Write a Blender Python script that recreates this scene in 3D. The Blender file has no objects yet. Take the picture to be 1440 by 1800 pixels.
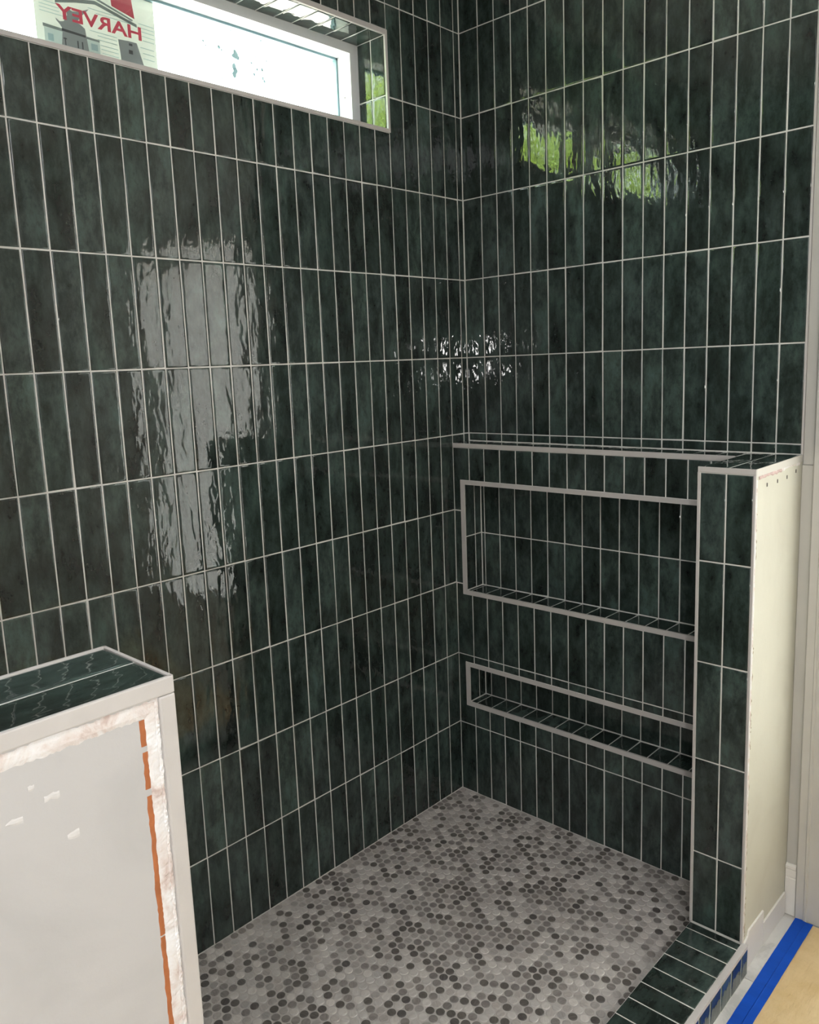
import bpy, bmesh, math, random
from mathutils import Vector, Matrix

random.seed(7)
SC = bpy.context.scene
COL = SC.collection
U = 1.25                      # every length below is in tile units; one unit is 1.25 m

# ------------------------------------------------------------------ camera
CX, CY, CZ, YAW, PITCH, ROLL, FPX, PPX, PPY = 1.404, -1.7684, 1.2229, 2.3352, -0.1606, -0.0414, 1425.8, 695.7, 871.7
cy, sy, cp, sp = math.cos(YAW), math.sin(YAW), math.cos(PITCH), math.sin(PITCH)
fwd = Vector((cy * cp, sy * cp, sp)); rgt = Vector((sy, -cy, 0)); up = rgt.cross(fwd)
r2 = rgt * math.cos(ROLL) + up * math.sin(ROLL)
u2 = -rgt * math.sin(ROLL) + up * math.cos(ROLL)
cam_data = bpy.data.cameras.new('camera')
cam = bpy.data.objects.new('camera', cam_data); COL.objects.link(cam)
M = Matrix((r2, u2, -fwd)).transposed().to_4x4()
M.translation = Vector((CX, CY, CZ)) * U
cam.matrix_world = M
cam_data.sensor_fit = 'HORIZONTAL'; cam_data.sensor_width = 36.0
cam_data.lens = FPX / 1440 * 36
cam_data.shift_x = (720 - PPX) / 1440
cam_data.shift_y = (PPY - 900) / 1440
cam_data.clip_start = 0.02
SC.camera = cam

# ------------------------------------------------------------------ sky, sun, large lights, exposure
world = bpy.data.worlds.new('sky'); SC.world = world; world.use_nodes = True
bg = world.node_tree.nodes['Background']
bg.inputs[0].default_value = (0.90, 0.97, 1.0, 1); bg.inputs[1].default_value = 12.0

def lamp(name, kind, loc, energy, color, target=None, size=None, direction=None, size_y=None):
    d = bpy.data.lights.new(name, kind); d.energy = energy; d.color = color
    if size is not None:
        d.size = size * U
        if size_y:
            d.shape = 'RECTANGLE'; d.size_y = size_y * U
    o = bpy.data.objects.new(name, d); COL.objects.link(o); o.location = Vector(loc) * U
    dv = Vector(direction) if direction else Vector(target) - Vector(loc)
    o.rotation_euler = dv.to_track_quat('-Z', 'Y').to_euler()
    return o

sun = lamp('sun', 'SUN', (3, -3, 8), 80.0, (1.0, 0.95, 0.85), direction=(-0.45, 0.22, -0.87))
sun.data.angle = 0.02
lamp('ceiling_fill', 'AREA', (1.40, -1.28, 2.19), 16.0, (0.98, 0.99, 1.0), direction=(0, 0, -1), size=0.8, size_y=0.85)  # added overhead fill, placed so the light falls off towards the corner
lamp('rear_fill', 'AREA', (1.75, -3.26, 1.25), 14.0, (0.97, 0.99, 1.0), direction=(0, 1, 0), size=1.5, size_y=1.7)  # added soft fill from behind the camera; that wall has no window
lamp('right_fill', 'AREA', (2.57, -1.5, 1.20), 2.2, (1.0, 0.98, 0.95), direction=(-1, 0, 0), size=1.5, size_y=1.4)  # added weak fill for the drywall faces; no window on this side
sparkle = lamp('sparkle_lamp', 'AREA', (1.86, -2.36, 1.24), 12.0, (1.0, 0.98, 0.95), target=(0.0, 0.0, 1.22), size=0.085)  # unseen small lamp added behind the camera for the corner sparkle

SC.view_settings.view_transform = 'Standard'
try:
    SC.view_settings.look = 'None'
except Exception:
    pass
SC.view_settings.exposure = 0.14; SC.view_settings.gamma = 1.0
SC.view_settings.use_curve_mapping = False

# ------------------------------------------------------------------ materials
def new_mat(name):
    m = bpy.data.materials.new(name); m.use_nodes = True
    nt = m.node_tree; nt.nodes.clear()
    out = nt.nodes.new('ShaderNodeOutputMaterial'); b = nt.nodes.new('ShaderNodeBsdfPrincipled')
    nt.links.new(b.outputs[0], out.inputs[0])
    return m, nt, b, out

def node(nt, kind, **kw):
    n = nt.nodes.new(kind)
    for k, v in kw.items():
        if isinstance(k, str) and hasattr(n, k):
            setattr(n, k, v)
    return n

def math_node(nt, op, a, b=None, c=None):
    n = nt.nodes.new('ShaderNodeMath'); n.operation = op
    for i, x in enumerate((a, b, c)):
        if x is None:
            continue
        if isinstance(x, (int, float)):
            n.inputs[i].default_value = x
        else:
            nt.links.new(x, n.inputs[i])
    return n.outputs[0]

def ramp(nt, fac, stops):
    n = nt.nodes.new('ShaderNodeValToRGB'); e = n.color_ramp.elements
    while len(e) < len(stops):
        e.new(0.5)
    for el, (p, c) in zip(e, stops):
        el.position = p; el.color = (c[0], c[1], c[2], 1)
    nt.links.new(fac, n.inputs[0])
    return n.outputs[0]

def noise(nt, vec, scale, detail=4, rough=0.55, dist=0.0):
    n = nt.nodes.new('ShaderNodeTexNoise')
    n.inputs['Scale'].default_value = scale; n.inputs['Detail'].default_value = detail
    n.inputs['Roughness'].default_value = rough; n.inputs['Distortion'].default_value = dist
    if vec is not None:
        nt.links.new(vec, n.inputs['Vector'])
    return n.outputs['Fac']

def coords(nt, scale=(1, 1, 1), per_piece=True):
    tc = nt.nodes.new('ShaderNodeTexCoord'); mp = nt.nodes.new('ShaderNodeMapping')
    mp.inputs['Scale'].default_value = scale
    nt.links.new(tc.outputs['Object'], mp.inputs['Vector'])
    if not per_piece:
        return mp.outputs[0], None
    oi = nt.nodes.new('ShaderNodeObjectInfo'); gm = nt.nodes.new('ShaderNodeNewGeometry')
    s = math_node(nt, 'ADD', oi.outputs['Random'], gm.outputs['Random Per Island'])
    s = math_node(nt, 'FRACT', math_node(nt, 'MULTIPLY', s, 7.31))
    cb = nt.nodes.new('ShaderNodeCombineXYZ')
    k = math_node(nt, 'MULTIPLY', s, 90.0)
    nt.links.new(k, cb.inputs[0]); nt.links.new(math_node(nt, 'MULTIPLY', s, 53.0), cb.inputs[2])
    ad = nt.nodes.new('ShaderNodeVectorMath'); ad.operation = 'ADD'
    nt.links.new(mp.outputs[0], ad.inputs[0]); nt.links.new(cb.outputs[0], ad.inputs[1])
    return ad.outputs[0], s

def bump(nt, b, height, strength, distance, prev=None):
    n = nt.nodes.new('ShaderNodeBump'); n.inputs['Strength'].default_value = strength
    n.inputs['Distance'].default_value = distance
    nt.links.new(height, n.inputs['Height'])
    if prev is not None:
        nt.links.new(prev, n.inputs['Normal'])
    nt.links.new(n.outputs[0], b.inputs['Normal'])
    return n.outputs[0]

def mix_color(nt, kind, fac, a, b):
    n = nt.nodes.new('ShaderNodeMix'); n.data_type = 'RGBA'; n.blend_type = kind
    if isinstance(fac, (int, float)):
        n.inputs['Factor'].default_value = fac
    else:
        nt.links.new(fac, n.inputs['Factor'])
    for i, x in ((6, a), (7, b)):
        if isinstance(x, tuple):
            n.inputs[i].default_value = (x[0], x[1], x[2], 1)
        else:
            nt.links.new(x, n.inputs[i])
    return n.outputs[2]

def green_glaze():
    m, nt, b, _ = new_mat('green_glaze')
    v, s = coords(nt, (1, 0.42, 1))
    cloud = noise(nt, v, 20, 8, 0.72, 0.15)
    base = ramp(nt, cloud, [(0.30, (0.0130, 0.0170, 0.0158)), (0.44, (0.0255, 0.0350, 0.0315)), (0.56, (0.0460, 0.0660, 0.0600)), (0.74, (0.074, 0.112, 0.103))])
    shade = ramp(nt, s, [(0.0, (0.62, 0.62, 0.60)), (0.35, (0.85, 0.92, 0.88)), (0.7, (1.0, 1.0, 1.0)), (1.0, (1.30, 1.38, 1.32))])
    base = mix_color(nt, 'MULTIPLY', 1.0, base, shade)
    v2, _s = coords(nt, (1, 0.7, 1))
    speck = ramp(nt, noise(nt, v2, 70, 4, 0.7), [(0.30, (0.55, 0.53, 0.53)), (0.46, (1, 1, 1))])
    base = mix_color(nt, 'MULTIPLY', 0.8, base, speck)
    nt.links.new(base, b.inputs['Base Color'])
    b.inputs['Roughness'].default_value = 0.03
    b.inputs['IOR'].default_value = 1.56
    v3, _s = coords(nt, (1, 0.30, 1))
    wave = noise(nt, v3, 26, 2, 0.45, 0.3)
    n1 = bump(nt, b, wave, 1.0, 0.0012)
    v4, _s = coords(nt, (1, 0.55, 1))
    n2 = bump(nt, b, noise(nt, v4, 62, 1, 0.4, 0.5), 1.0, 0.00040, n1)
    return m

def simple(name, color, rough=0.5, metal=0.0, noise_amt=0.0, noise_scale=8, bump_d=0.0, bump_scale=60, stretch=(1, 1, 1), spec=None):
    m, nt, b, _ = new_mat(name)
    b.inputs['Roughness'].default_value = rough; b.inputs['Metallic'].default_value = metal
    b.inputs['Base Color'].default_value = (*color, 1)
    if spec is not None:
        b.inputs['Specular IOR Level'].default_value = spec
    v, _s = coords(nt, stretch, per_piece=False)
    if noise_amt:
        f = noise(nt, v, noise_scale, 5, 0.6)
        lo = tuple(c * (1 - noise_amt) for c in color); hi = tuple(min(1, c * (1 + noise_amt)) for c in color)
        nt.links.new(ramp(nt, f, [(0.3, lo), (0.7, hi)]), b.inputs['Base Color'])
    if bump_d:
        bump(nt, b, noise(nt, v, bump_scale, 4, 0.6), 1.0, bump_d)
    return m

def penny_mat(name, lo, hi):
    m, nt, b, _ = new_mat(name)
    v, s = coords(nt, (0.35, 1.6, 1))
    f = noise(nt, v, 85, 4, 0.6, 1.2)
    c = ramp(nt, f, [(0.32, lo), (0.66, hi)])
    sh = ramp(nt, s, [(0.0, (0.85, 0.85, 0.85)), (1.0, (1.12, 1.10, 1.08))])
    nt.links.new(mix_color(nt, 'MULTIPLY', 1.0, c, sh), b.inputs['Base Color'])
    b.inputs['Roughness'].default_value = 0.38
    return m

def marble():
    m, nt, b, _ = new_mat('pale_marble')
    v, s = coords(nt, (1, 1, 1))
    f = noise(nt, v, 6, 7, 0.65, 1.6)
    nt.links.new(ramp(nt, f, [(0.40, (0.48, 0.47, 0.45)), (0.50, (0.59, 0.58, 0.56)), (0.6, (0.62, 0.61, 0.59))]), b.inputs['Base Color'])
    b.inputs['Roughness'].default_value = 0.25
    return m

def drywall(name, color, dark):
    m, nt, b, _ = new_mat(name)
    v, _s = coords(nt, (1, 1, 1), per_piece=False)
    f = noise(nt, v, 7, 5, 0.55, 0.6)
    nt.links.new(ramp(nt, f, [(0.33, dark), (0.52, color)]), b.inputs['Base Color'])
    b.inputs['Roughness'].default_value = 0.6
    bump(nt, b, noise(nt, v, 45, 4, 0.6), 1.0, 0.0004)
    return m

def compound():
    m, nt, b, _ = new_mat('joint_compound')
    v, _s = coords(nt, (1, 1, 1), per_piece=False)
    f = noise(nt, v, 26, 5, 0.62, 0.8)
    nt.links.new(ramp(nt, f, [(0.36, (0.54, 0.43, 0.40)), (0.43, (0.66, 0.58, 0.55)), (0.52, (0.74, 0.71, 0.70)), (0.66, (0.80, 0.80, 0.82))]), b.inputs['Base Color'])
    b.inputs['Roughness'].default_value = 0.7
    bump(nt, b, noise(nt, v, 70, 5, 0.65), 1.0, 0.0022)
    return m

def pane_glass():
    m, nt, b, out = new_mat('clear_glass'); nt.nodes.remove(b)
    tr = nt.nodes.new('ShaderNodeBsdfTransparent'); tr.inputs[0].default_value = (0.93, 0.97, 0.95, 1)
    gl = nt.nodes.new('ShaderNodeBsdfGlossy'); gl.inputs['Roughness'].default_value = 0.02
    lw_ = nt.nodes.new('ShaderNodeLayerWeight'); fr = math_node(nt, 'MULTIPLY_ADD', math_node(nt, 'POWER', lw_.outputs['Facing'], 5.0), 0.6, 0.04)
    mx = nt.nodes.new('ShaderNodeMixShader')
    nt.links.new(fr, mx.inputs[0]); nt.links.new(tr.outputs[0], mx.inputs[1]); nt.links.new(gl.outputs[0], mx.inputs[2])
    nt.links.new(mx.outputs[0], out.inputs[0])
    return m

def sheet(name, color, through):
    m, nt, b, out = new_mat(name)
    b.inputs['Base Color'].default_value = (*color, 1); b.inputs['Roughness'].default_value = 0.5
    tl = nt.nodes.new('ShaderNodeBsdfTranslucent'); tl.inputs[0].default_value = (*color, 1)
    mx = nt.nodes.new('ShaderNodeMixShader'); mx.inputs[0].default_value = through
    nt.links.new(b.outputs[0], mx.inputs[1]); nt.links.new(tl.outputs[0], mx.inputs[2])
    nt.links.new(mx.outputs[0], out.inputs[0])
    return m

def leaf_mat(name, color):
    m, nt, b, out = new_mat(name)
    gm = nt.nodes.new('ShaderNodeNewGeometry')
    c = ramp(nt, gm.outputs['Random Per Island'], [(0, tuple(x * 0.65 for x in color)), (1, tuple(x * 1.3 for x in color))])
    nt.links.new(c, b.inputs['Base Color']); b.inputs['Roughness'].default_value = 0.55
    tl = nt.nodes.new('ShaderNodeBsdfTranslucent'); nt.links.new(c, tl.inputs[0])
    mx = nt.nodes.new('ShaderNodeMixShader'); mx.inputs[0].default_value = 0.45
    nt.links.new(b.outputs[0], mx.inputs[1]); nt.links.new(tl.outputs[0], mx.inputs[2])
    nt.links.new(mx.outputs[0], out.inputs[0])
    return m

def paper_mat():
    m, nt, b, _ = new_mat('tan_paper')
    v, _s = coords(nt, (1, 1, 1), per_piece=False)
    f = noise(nt, v, 9, 5, 0.6)
    nt.links.new(ramp(nt, f, [(0.3, (0.58, 0.41, 0.195)), (0.7, (0.71, 0.545, 0.315))]), b.inputs['Base Color'])
    b.inputs['Roughness'].default_value = 0.45
    mp = nt.nodes.new('ShaderNodeMapping'); mp.inputs['Rotation'].default_value = (0, 0, 0.6); mp.inputs['Scale'].default_value = (1, 0.3, 1)
    nt.links.new(v, mp.inputs[0])
    bump(nt, b, noise(nt, mp.outputs[0], 75, 3, 0.6), 1.0, 0.0035)
    return m

GLAZE = green_glaze()
GROUT = simple('pale_grout', (0.63, 0.625, 0.595), 0.85, noise_amt=0.10, noise_scale=20, bump_d=0.0004, bump_scale=140)
FLOOR_GROUT = simple('floor_grout', (0.52, 0.485, 0.465), 0.8, noise_amt=0.12, noise_scale=6)
TRIM = simple('satin_metal_trim', (0.53, 0.505, 0.49), 0.42, metal=0.0, noise_amt=0.05, noise_scale=14)
VINYL = simple('white_vinyl', (0.80, 0.82, 0.83), 0.35)
GASKET = simple('blue_grey_gasket', (0.20, 0.33, 0.37), 0.5)
WHITE = simple('white_paint', (0.72, 0.70, 0.66), 0.45, noise_amt=0.04, noise_scale=4)
CASING = simple('grey_white_trim_paint', (0.50, 0.49, 0.455), 0.4, noise_amt=0.06, noise_scale=5)
CEIL = simple('ceiling_paint', (0.72, 0.71, 0.69), 0.8)
BOARD = drywall('grey_primed_drywall', (0.50, 0.49, 0.49), (0.455, 0.448, 0.448))
CREAM = drywall('cream_drywall', (0.55, 0.54, 0.455), (0.525, 0.512, 0.43))
MUD = compound()
DAB = simple('dried_compound', (0.62, 0.605, 0.60), 0.7, noise_amt=0.06, noise_scale=60)
ORANGE = simple('orange_membrane', (0.40, 0.13, 0.045), 0.55, noise_amt=0.25, noise_scale=30)
WARM = simple('warm_white_edge', (0.58, 0.56, 0.515), 0.5)
PINK = simple('pink_mortar', (0.50, 0.37, 0.35), 0.8, noise_amt=0.2, noise_scale=40, bump_d=0.001)
DARK = simple('dark_chip', (0.16, 0.14, 0.11), 0.8)
STEEL = simple('dark_steel', (0.10, 0.09, 0.075), 0.45, metal=0.6)
TAPE = simple('blue_tape_crepe', (0.006, 0.075, 0.48), 0.65, spec=0.15, noise_amt=0.15, noise_scale=14, bump_d=0.0005, bump_scale=300, stretch=(0.3, 1, 1))
PAPER = paper_mat()
MARBLE = marble()
PENNY = [penny_mat('penny_marble_white', (0.52, 0.488, 0.468), (0.62, 0.595, 0.575)),
         penny_mat('penny_marble_pale', (0.36, 0.335, 0.32), (0.48, 0.45, 0.432)),
         penny_mat('penny_marble_grey', (0.20, 0.183, 0.174), (0.30, 0.277, 0.264)),
         penny_mat('penny_marble_taupe', (0.105, 0.094, 0.086), (0.165, 0.150, 0.138)),
         penny_mat('penny_marble_dark', (0.080, 0.072, 0.069), (0.145, 0.131, 0.125))]
GLASS = pane_glass()
FROST = sheet('frosted_glass', (0.64, 0.64, 0.62), 0.92)
STICKER = sheet('sticker_paper', (0.93, 0.92, 0.88), 0.145)
RED = sheet('red_print', (0.85, 0.10, 0.16), 0.14)
PGREY = sheet('grey_print', (0.36, 0.38, 0.39), 0.14)
PDARK = sheet('dark_print', (0.10, 0.10, 0.11), 0.2)
PTEAL = sheet('teal_print', (0.50, 0.66, 0.68), 0.14)
PWHITE = sheet('white_print', (0.92, 0.97, 0.97), 0.14)
SPECK = sheet('blue_grey_overspray', (0.34, 0.50, 0.53), 0.035)
BARK = simple('bark', (0.10, 0.075, 0.05), 0.9, noise_amt=0.3, noise_scale=10)
LEAF = leaf_mat('spring_leaf', (0.46, 0.60, 0.13))
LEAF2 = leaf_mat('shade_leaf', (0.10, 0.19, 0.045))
PAVE = simple('pale_concrete', (0.30, 0.27, 0.255), 0.9, noise_amt=0.15, noise_scale=1.5)

# ------------------------------------------------------------------ helpers
def tag(o, label=None, cat=None, group=None, kind=None):
    if label: o['label'] = label
    if cat: o['category'] = cat
    if group: o['group'] = group
    if kind: o['kind'] = kind
    return o

def link(name, me, parent=None, mw=None):
    o = bpy.data.objects.new(name, me); COL.objects.link(o)
    if parent is not None:
        o.parent = parent
        o.matrix_parent_inverse = parent.matrix_basis.inverted()
    if mw is not None:
        o.matrix_basis = mw
    return o

def empty(name, loc):
    o = bpy.data.objects.new(name, None); COL.objects.link(o)
    o.location = Vector(loc) * U; o.empty_display_size = 0.1
    return o

def bm_box(bm, lo, hi, bevel=0.0):
    lo = Vector(lo) * U; hi = Vector(hi) * U
    vs = [bm.verts.new((x, y, z)) for x in (lo.x, hi.x) for y in (lo.y, hi.y) for z in (lo.z, hi.z)]
    fs = [(0, 1, 3, 2), (4, 6, 7, 5), (0, 4, 5, 1), (2, 3, 7, 6), (0, 2, 6, 4), (1, 5, 7, 3)]
    faces = [bm.faces.new([vs[i] for i in f]) for f in fs]
    if bevel:
        es = list({e for f in faces for e in f.edges})
        bmesh.ops.bevel(bm, geom=es, offset=bevel * U, segments=2, affect='EDGES', profile=0.6)
    return bm

def mesh_obj(name, bm, mat, parent=None, smooth=False, origin=None):
    """Links a bmesh given in world metres; the origin sits at its base centre unless given."""
    bmesh.ops.recalc_face_normals(bm, faces=bm.faces[:])
    xs = [v.co for v in bm.verts]
    if origin is None:
        mn = Vector([min(c[i] for c in xs) for i in range(3)]); mx = Vector([max(c[i] for c in xs) for i in range(3)])
        origin = Vector(((mn.x + mx.x) / 2, (mn.y + mx.y) / 2, mn.z))
    else:
        origin = Vector(origin) * U
    for v in bm.verts:
        v.co -= origin
    me = bpy.data.meshes.new(name); bm.to_mesh(me); bm.free()
    for m in (mat if isinstance(mat, (list, tuple)) else [mat]):
        me.materials.append(m)
    if smooth:
        me.shade_smooth()
    return link(name, me, parent, Matrix.Translation(origin))

def box(name, lo, hi, mat, parent=None, bevel=0.0):
    return mesh_obj(name, bm_box(bmesh.new(), lo, hi, bevel), mat, parent)

def boxes(name, lst, mat, parent=None, bevel=0.0):
    bm = bmesh.new()
    for lo, hi in lst:
        bm_box(bm, lo, hi, bevel)
    return mesh_obj(name, bm, mat, parent)

# --- glazed tiles: an outline with cushioned edges, cut around openings where needed
def offset_poly(pts, d):
    n = len(pts); out = []
    for i in range(n):
        p0, p1, p2 = Vector(pts[i - 1]), Vector(pts[i]), Vector(pts[(i + 1) % n])
        e1 = (p1 - p0).normalized(); e2 = (p2 - p1).normalized()
        n1 = Vector((-e1.y, e1.x)); n2 = Vector((-e2.y, e2.x))
        out.append(p1 + (n1 + n2) * d)
    return out

def outline(cell, holes):
    """Corner lists (counter-clockwise) of an upright rectangle minus upright rectangular holes."""
    x0, x1, y0, y1 = cell
    hs = [(max(a, x0), min(b, x1), max(c, y0), min(d, y1)) for a, b, c, d in holes]
    hs = [h for h in hs if h[1] - h[0] > 0.004 and h[3] - h[2] > 0.004]      # a hair's overlap only slips under the trim
    if not hs:
        return [[(x0, y0), (x1, y0), (x1, y1), (x0, y1)]]
    xs = sorted({x0, x1, *[h[0] for h in hs], *[h[1] for h in hs]}); ys = sorted({y0, y1, *[h[2] for h in hs], *[h[3] for h in hs]})
    def solid(i, j):
        if i < 0 or j < 0 or i >= len(xs) - 1 or j >= len(ys) - 1:
            return False
        mx, my = (xs[i] + xs[i + 1]) / 2, (ys[j] + ys[j + 1]) / 2
        return not any(h[0] < mx < h[1] and h[2] < my < h[3] for h in hs)
    nxt = {}
    for i in range(len(xs) - 1):
        for j in range(len(ys) - 1):
            if solid(i, j):
                if not solid(i, j - 1): nxt[(i, j)] = (i + 1, j)
                if not solid(i + 1, j): nxt[(i + 1, j)] = (i + 1, j + 1)
                if not solid(i, j + 1): nxt[(i + 1, j + 1)] = (i, j + 1)
                if not solid(i - 1, j): nxt[(i, j + 1)] = (i, j)
    loops = []
    while nxt:
        s = next(iter(nxt)); lp = [s]; c = nxt.pop(s)
        while c != s:
            lp.append(c); c = nxt.pop(c)
        pts = [(xs[i], ys[j]) for i, j in lp]
        keep = []
        for k in range(len(pts)):
            a, b, c2 = pts[k - 1], pts[k], pts[(k + 1) % len(pts)]
            if abs((b[0] - a[0]) * (c2[1] - b[1]) - (b[1] - a[1]) * (c2[0] - b[0])) > 1e-12:
                keep.append(b)
        loops.append(keep)
    return loops

TT = 0.0050     # how far a tile stands out of its bed
GJ = 0.0025     # joint width
GD = 0.0012     # joint depth below the tile face
def add_tile(bm, pts, T):
    """pts: outline in the tile plane (already gapped); T: matrix placing x, y in the plane and z out of it."""
    prof = [(0.0, -TT), (0.0, -0.0013), (0.0005, -0.0006), (0.0015, -0.00019), (0.0036, -0.00005), (0.0056, 0.0)]
    rings = []
    k = min(1.0, min((Vector(pts[i]) - Vector(pts[i - 1])).length for i in range(len(pts))) / 0.0115)
    for d, z in prof:
        q = offset_poly(pts, d * k)
        rings.append([bm.verts.new(T @ Vector((p.x * U, p.y * U, z * U))) for p in q])
    n = len(pts)
    for a, b in zip(rings, rings[1:]):
        for i in range(n):
            bm.faces.new((a[i], a[(i + 1) % n], b[(i + 1) % n], b[i]))
    bm.faces.new(rings[-1])
    bm.faces.new(list(reversed(rings[0])))

TILE_CACHE = {}
def tile_mesh(pts):
    key = tuple(round(c, 4) for p in pts for c in p)
    me = TILE_CACHE.get(key)
    if me is None:
        bm = bmesh.new(); add_tile(bm, pts, Matrix.Identity(4))
        me = bpy.data.meshes.new('tile'); bm.to_mesh(me); bm.free(); me.materials.append(GLAZE); me.shade_smooth()
        TILE_CACHE[key] = me
    return me

def plane_matrix(origin, u, v):
    u = Vector(u); v = Vector(v); n = u.cross(v)
    m = Matrix((u, v, n)).transposed().to_4x4(); m.translation = Vector(origin) * U
    return m

def tile_field(parent, origin, u, v, us, vs, holes=(), tilt=0.0040, joined=False, name='tile', min_w=0.003):
    """Tiles between the joint lines us x vs of a plane; each is an object of its own unless joined."""
    P = plane_matrix(origin, u, v); g = GJ / 2; made = []
    bm = bmesh.new() if joined else None
    for a, b in zip(us, us[1:]):
        for c, d in zip(vs, vs[1:]):
            for lp in outline((a, b, c, d), holes):
                w = max(p[0] for p in lp) - min(p[0] for p in lp); h = max(p[1] for p in lp) - min(p[1] for p in lp)
                if w < min_w + GJ or h < min_w + GJ:
                    continue
                q = offset_poly(lp, g)
                ox = (min(p[0] for p in lp) + max(p[0] for p in lp)) / 2; oy = (min(p[1] for p in lp) + max(p[1] for p in lp)) / 2
                q = [(p.x - ox, p.y - oy) for p in q]
                lx, ly = 0.0006 / (h / 2), 0.0005 / (w / 2)     # a corner never sinks into its joint
                T = P @ Matrix.Translation(Vector((ox, oy, random.uniform(-0.00018, 0.00018))) * U) \
                    @ Matrix.Rotation(max(-lx, min(lx, random.gauss(0, tilt))), 4, 'X') @ Matrix.Rotation(max(-ly, min(ly, random.gauss(0, tilt * 2.2))), 4, 'Y')
                if joined:
                    add_tile(bm, q, T)
                else:
                    made.append(link(name, tile_mesh(q), parent, T))
    if joined:
        o = mesh_obj(name, bm, GLAZE, parent, smooth=True); o['kind'] = 'stuff'
        return o
    return made

def strip_trim(name, path, out, width, parent, thick=0.0012):
    pass

H = 0.2055; A = 0.0503
ROWS = [0.0006] + [k * H for k in range(1, 11)] + [2.185]
J0 = 0.0211; K0 = 0.0094
CEILZ = 2.2

# ------------------------------------------------------------------ the room shell
WIN = (-1.4200, -0.2700, 1.7693, 1.9980)          # outside of the window's edge trim: y0, y1, z0, z1
WIN_IN = (-1.4110, -0.2770, 1.7775, 1.9867)       # the opening
y0, y1, z0, z1 = WIN_IN
wl = boxes('wall_left', [((-0.16, -3.3, -0.12), (-GD, 0.1, z0)), ((-0.16, -3.3, z1), (-GD, 0.1, CEILZ)),
                         ((-0.16, -3.3, z0), (-GD, y0, z1)), ((-0.16, y1, z0), (-GD, 0.1, z1))], GROUT)
tag(wl, 'long tiled shower wall under the window, dark green glazed tiles with pale grout', 'wall', kind='structure')
ycols = [-J0 - A * k for k in range(0, 26)]
ycols = [0.0] + ycols
us = sorted(ycols)
tile_field(wl, (0, 0, 0), (0, 1, 0), (0, 0, 1), us, ROWS, holes=[WIN])
far_us = sorted([-J0 - A * k for k in range(25, 34)] + [-1.736])
tile_field(wl, (0, 0, 0), (0, 1, 0), (0, 0, 1), far_us, ROWS, holes=[WIN], joined=True, name='tile_run')

BW = K0 + 17 * A
wb = boxes('wall_back', [((-GD, GD, -0.12), (BW, 0.14, CEILZ)), ((BW, 0.0075, -0.12), (0.975, 0.14, CEILZ)),
                         ((0.975, 0.0075, 1.70), (1.735, 0.14, CEILZ)), ((1.735, 0.0075, -0.12), (2.7, 0.14, CEILZ))], GROUT)
wb.data.materials.append(WHITE)
for p in wb.data.polygons:
    if (wb.matrix_basis.translation.x + p.center.x) > BW * U * 1.001:
        p.material_index = 1
tag(wb, 'tiled end wall behind the ledge, dark green upright tiles with a white strip by the door', 'wall', kind='structure')
us = [0.0] + [K0 + A * k for k in range(1, 18)]
LEDGE = 1.0059
tile_field(wb, (0, 0, 0), (1, 0, 0), (0, 0, 1), us, [LEDGE + 0.0005] + [k * H for k in range(5, 11)] + [2.185])
box('edge_trim', (BW - 0.0005, -0.0012, LEDGE + 0.0005), (BW + 0.0035, 0.0080, 2.19), TRIM, wb, 0.0004)

wf = box('wall_front', (-0.02, -1.95, -0.12), (0.885, -1.736 - GD, CEILZ), GROUT)
tag(wf, 'tiled shower wall opposite the niches, beyond the nearest half wall', 'wall', kind='structure')
tile_field(wf, (0, -1.736, 0), (-1, 0, 0), (0, 0, 1), [-0.885 + A * k for k in range(0, 18)], ROWS, joined=True, name='tile_run')
w2 = boxes('wall_side', [((0.75, -3.3, -0.12), (0.885, -1.95, CEILZ))], WHITE)
tag(w2, 'white painted bathroom wall left of the camera', 'wall', kind='structure')
w3 = box('wall_right', (2.6, -3.3, -0.12), (2.75, 0.14, CEILZ), WHITE); tag(w3, 'white bathroom wall facing the shower opening', 'wall', kind='structure')
w4 = box('wall_rear', (0.75, -3.42, -0.12), (2.75, -3.3, CEILZ), WHITE); tag(w4, 'white bathroom wall behind the camera', 'wall', kind='structure')
ce = box('ceiling', (-0.16, -3.42, CEILZ), (2.75, 0.14, CEILZ + 0.1), CEIL); tag(ce, 'white ceiling above the shower and bathroom', 'ceiling', kind='structure')

# ------------------------------------------------------------------ floors
FZ = -0.027
fl = box('floor', (0.80, -3.3, FZ - 0.1), (2.6, 0.14, FZ - 0.0018), simple('white_floor_grout', (0.55, 0.53, 0.50), 0.8))
tag(fl, 'bathroom floor of pale marble tile outside the shower curb', 'floor', kind='structure')
for i in range(0, 4):
    for j in range(0, 3):
        yb = -0.258 - 0.24 * i + 0.24; ya = yb - 0.24
        xa = 0.866 + 0.48 * j
        if yb > 0.0: yb = 0.0
        box('floor_tile', (xa + 0.0008, ya + 0.0008, FZ - 0.009), (xa + 0.4792, yb - 0.0008, FZ), MARBLE, fl, 0.0006)

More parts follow.
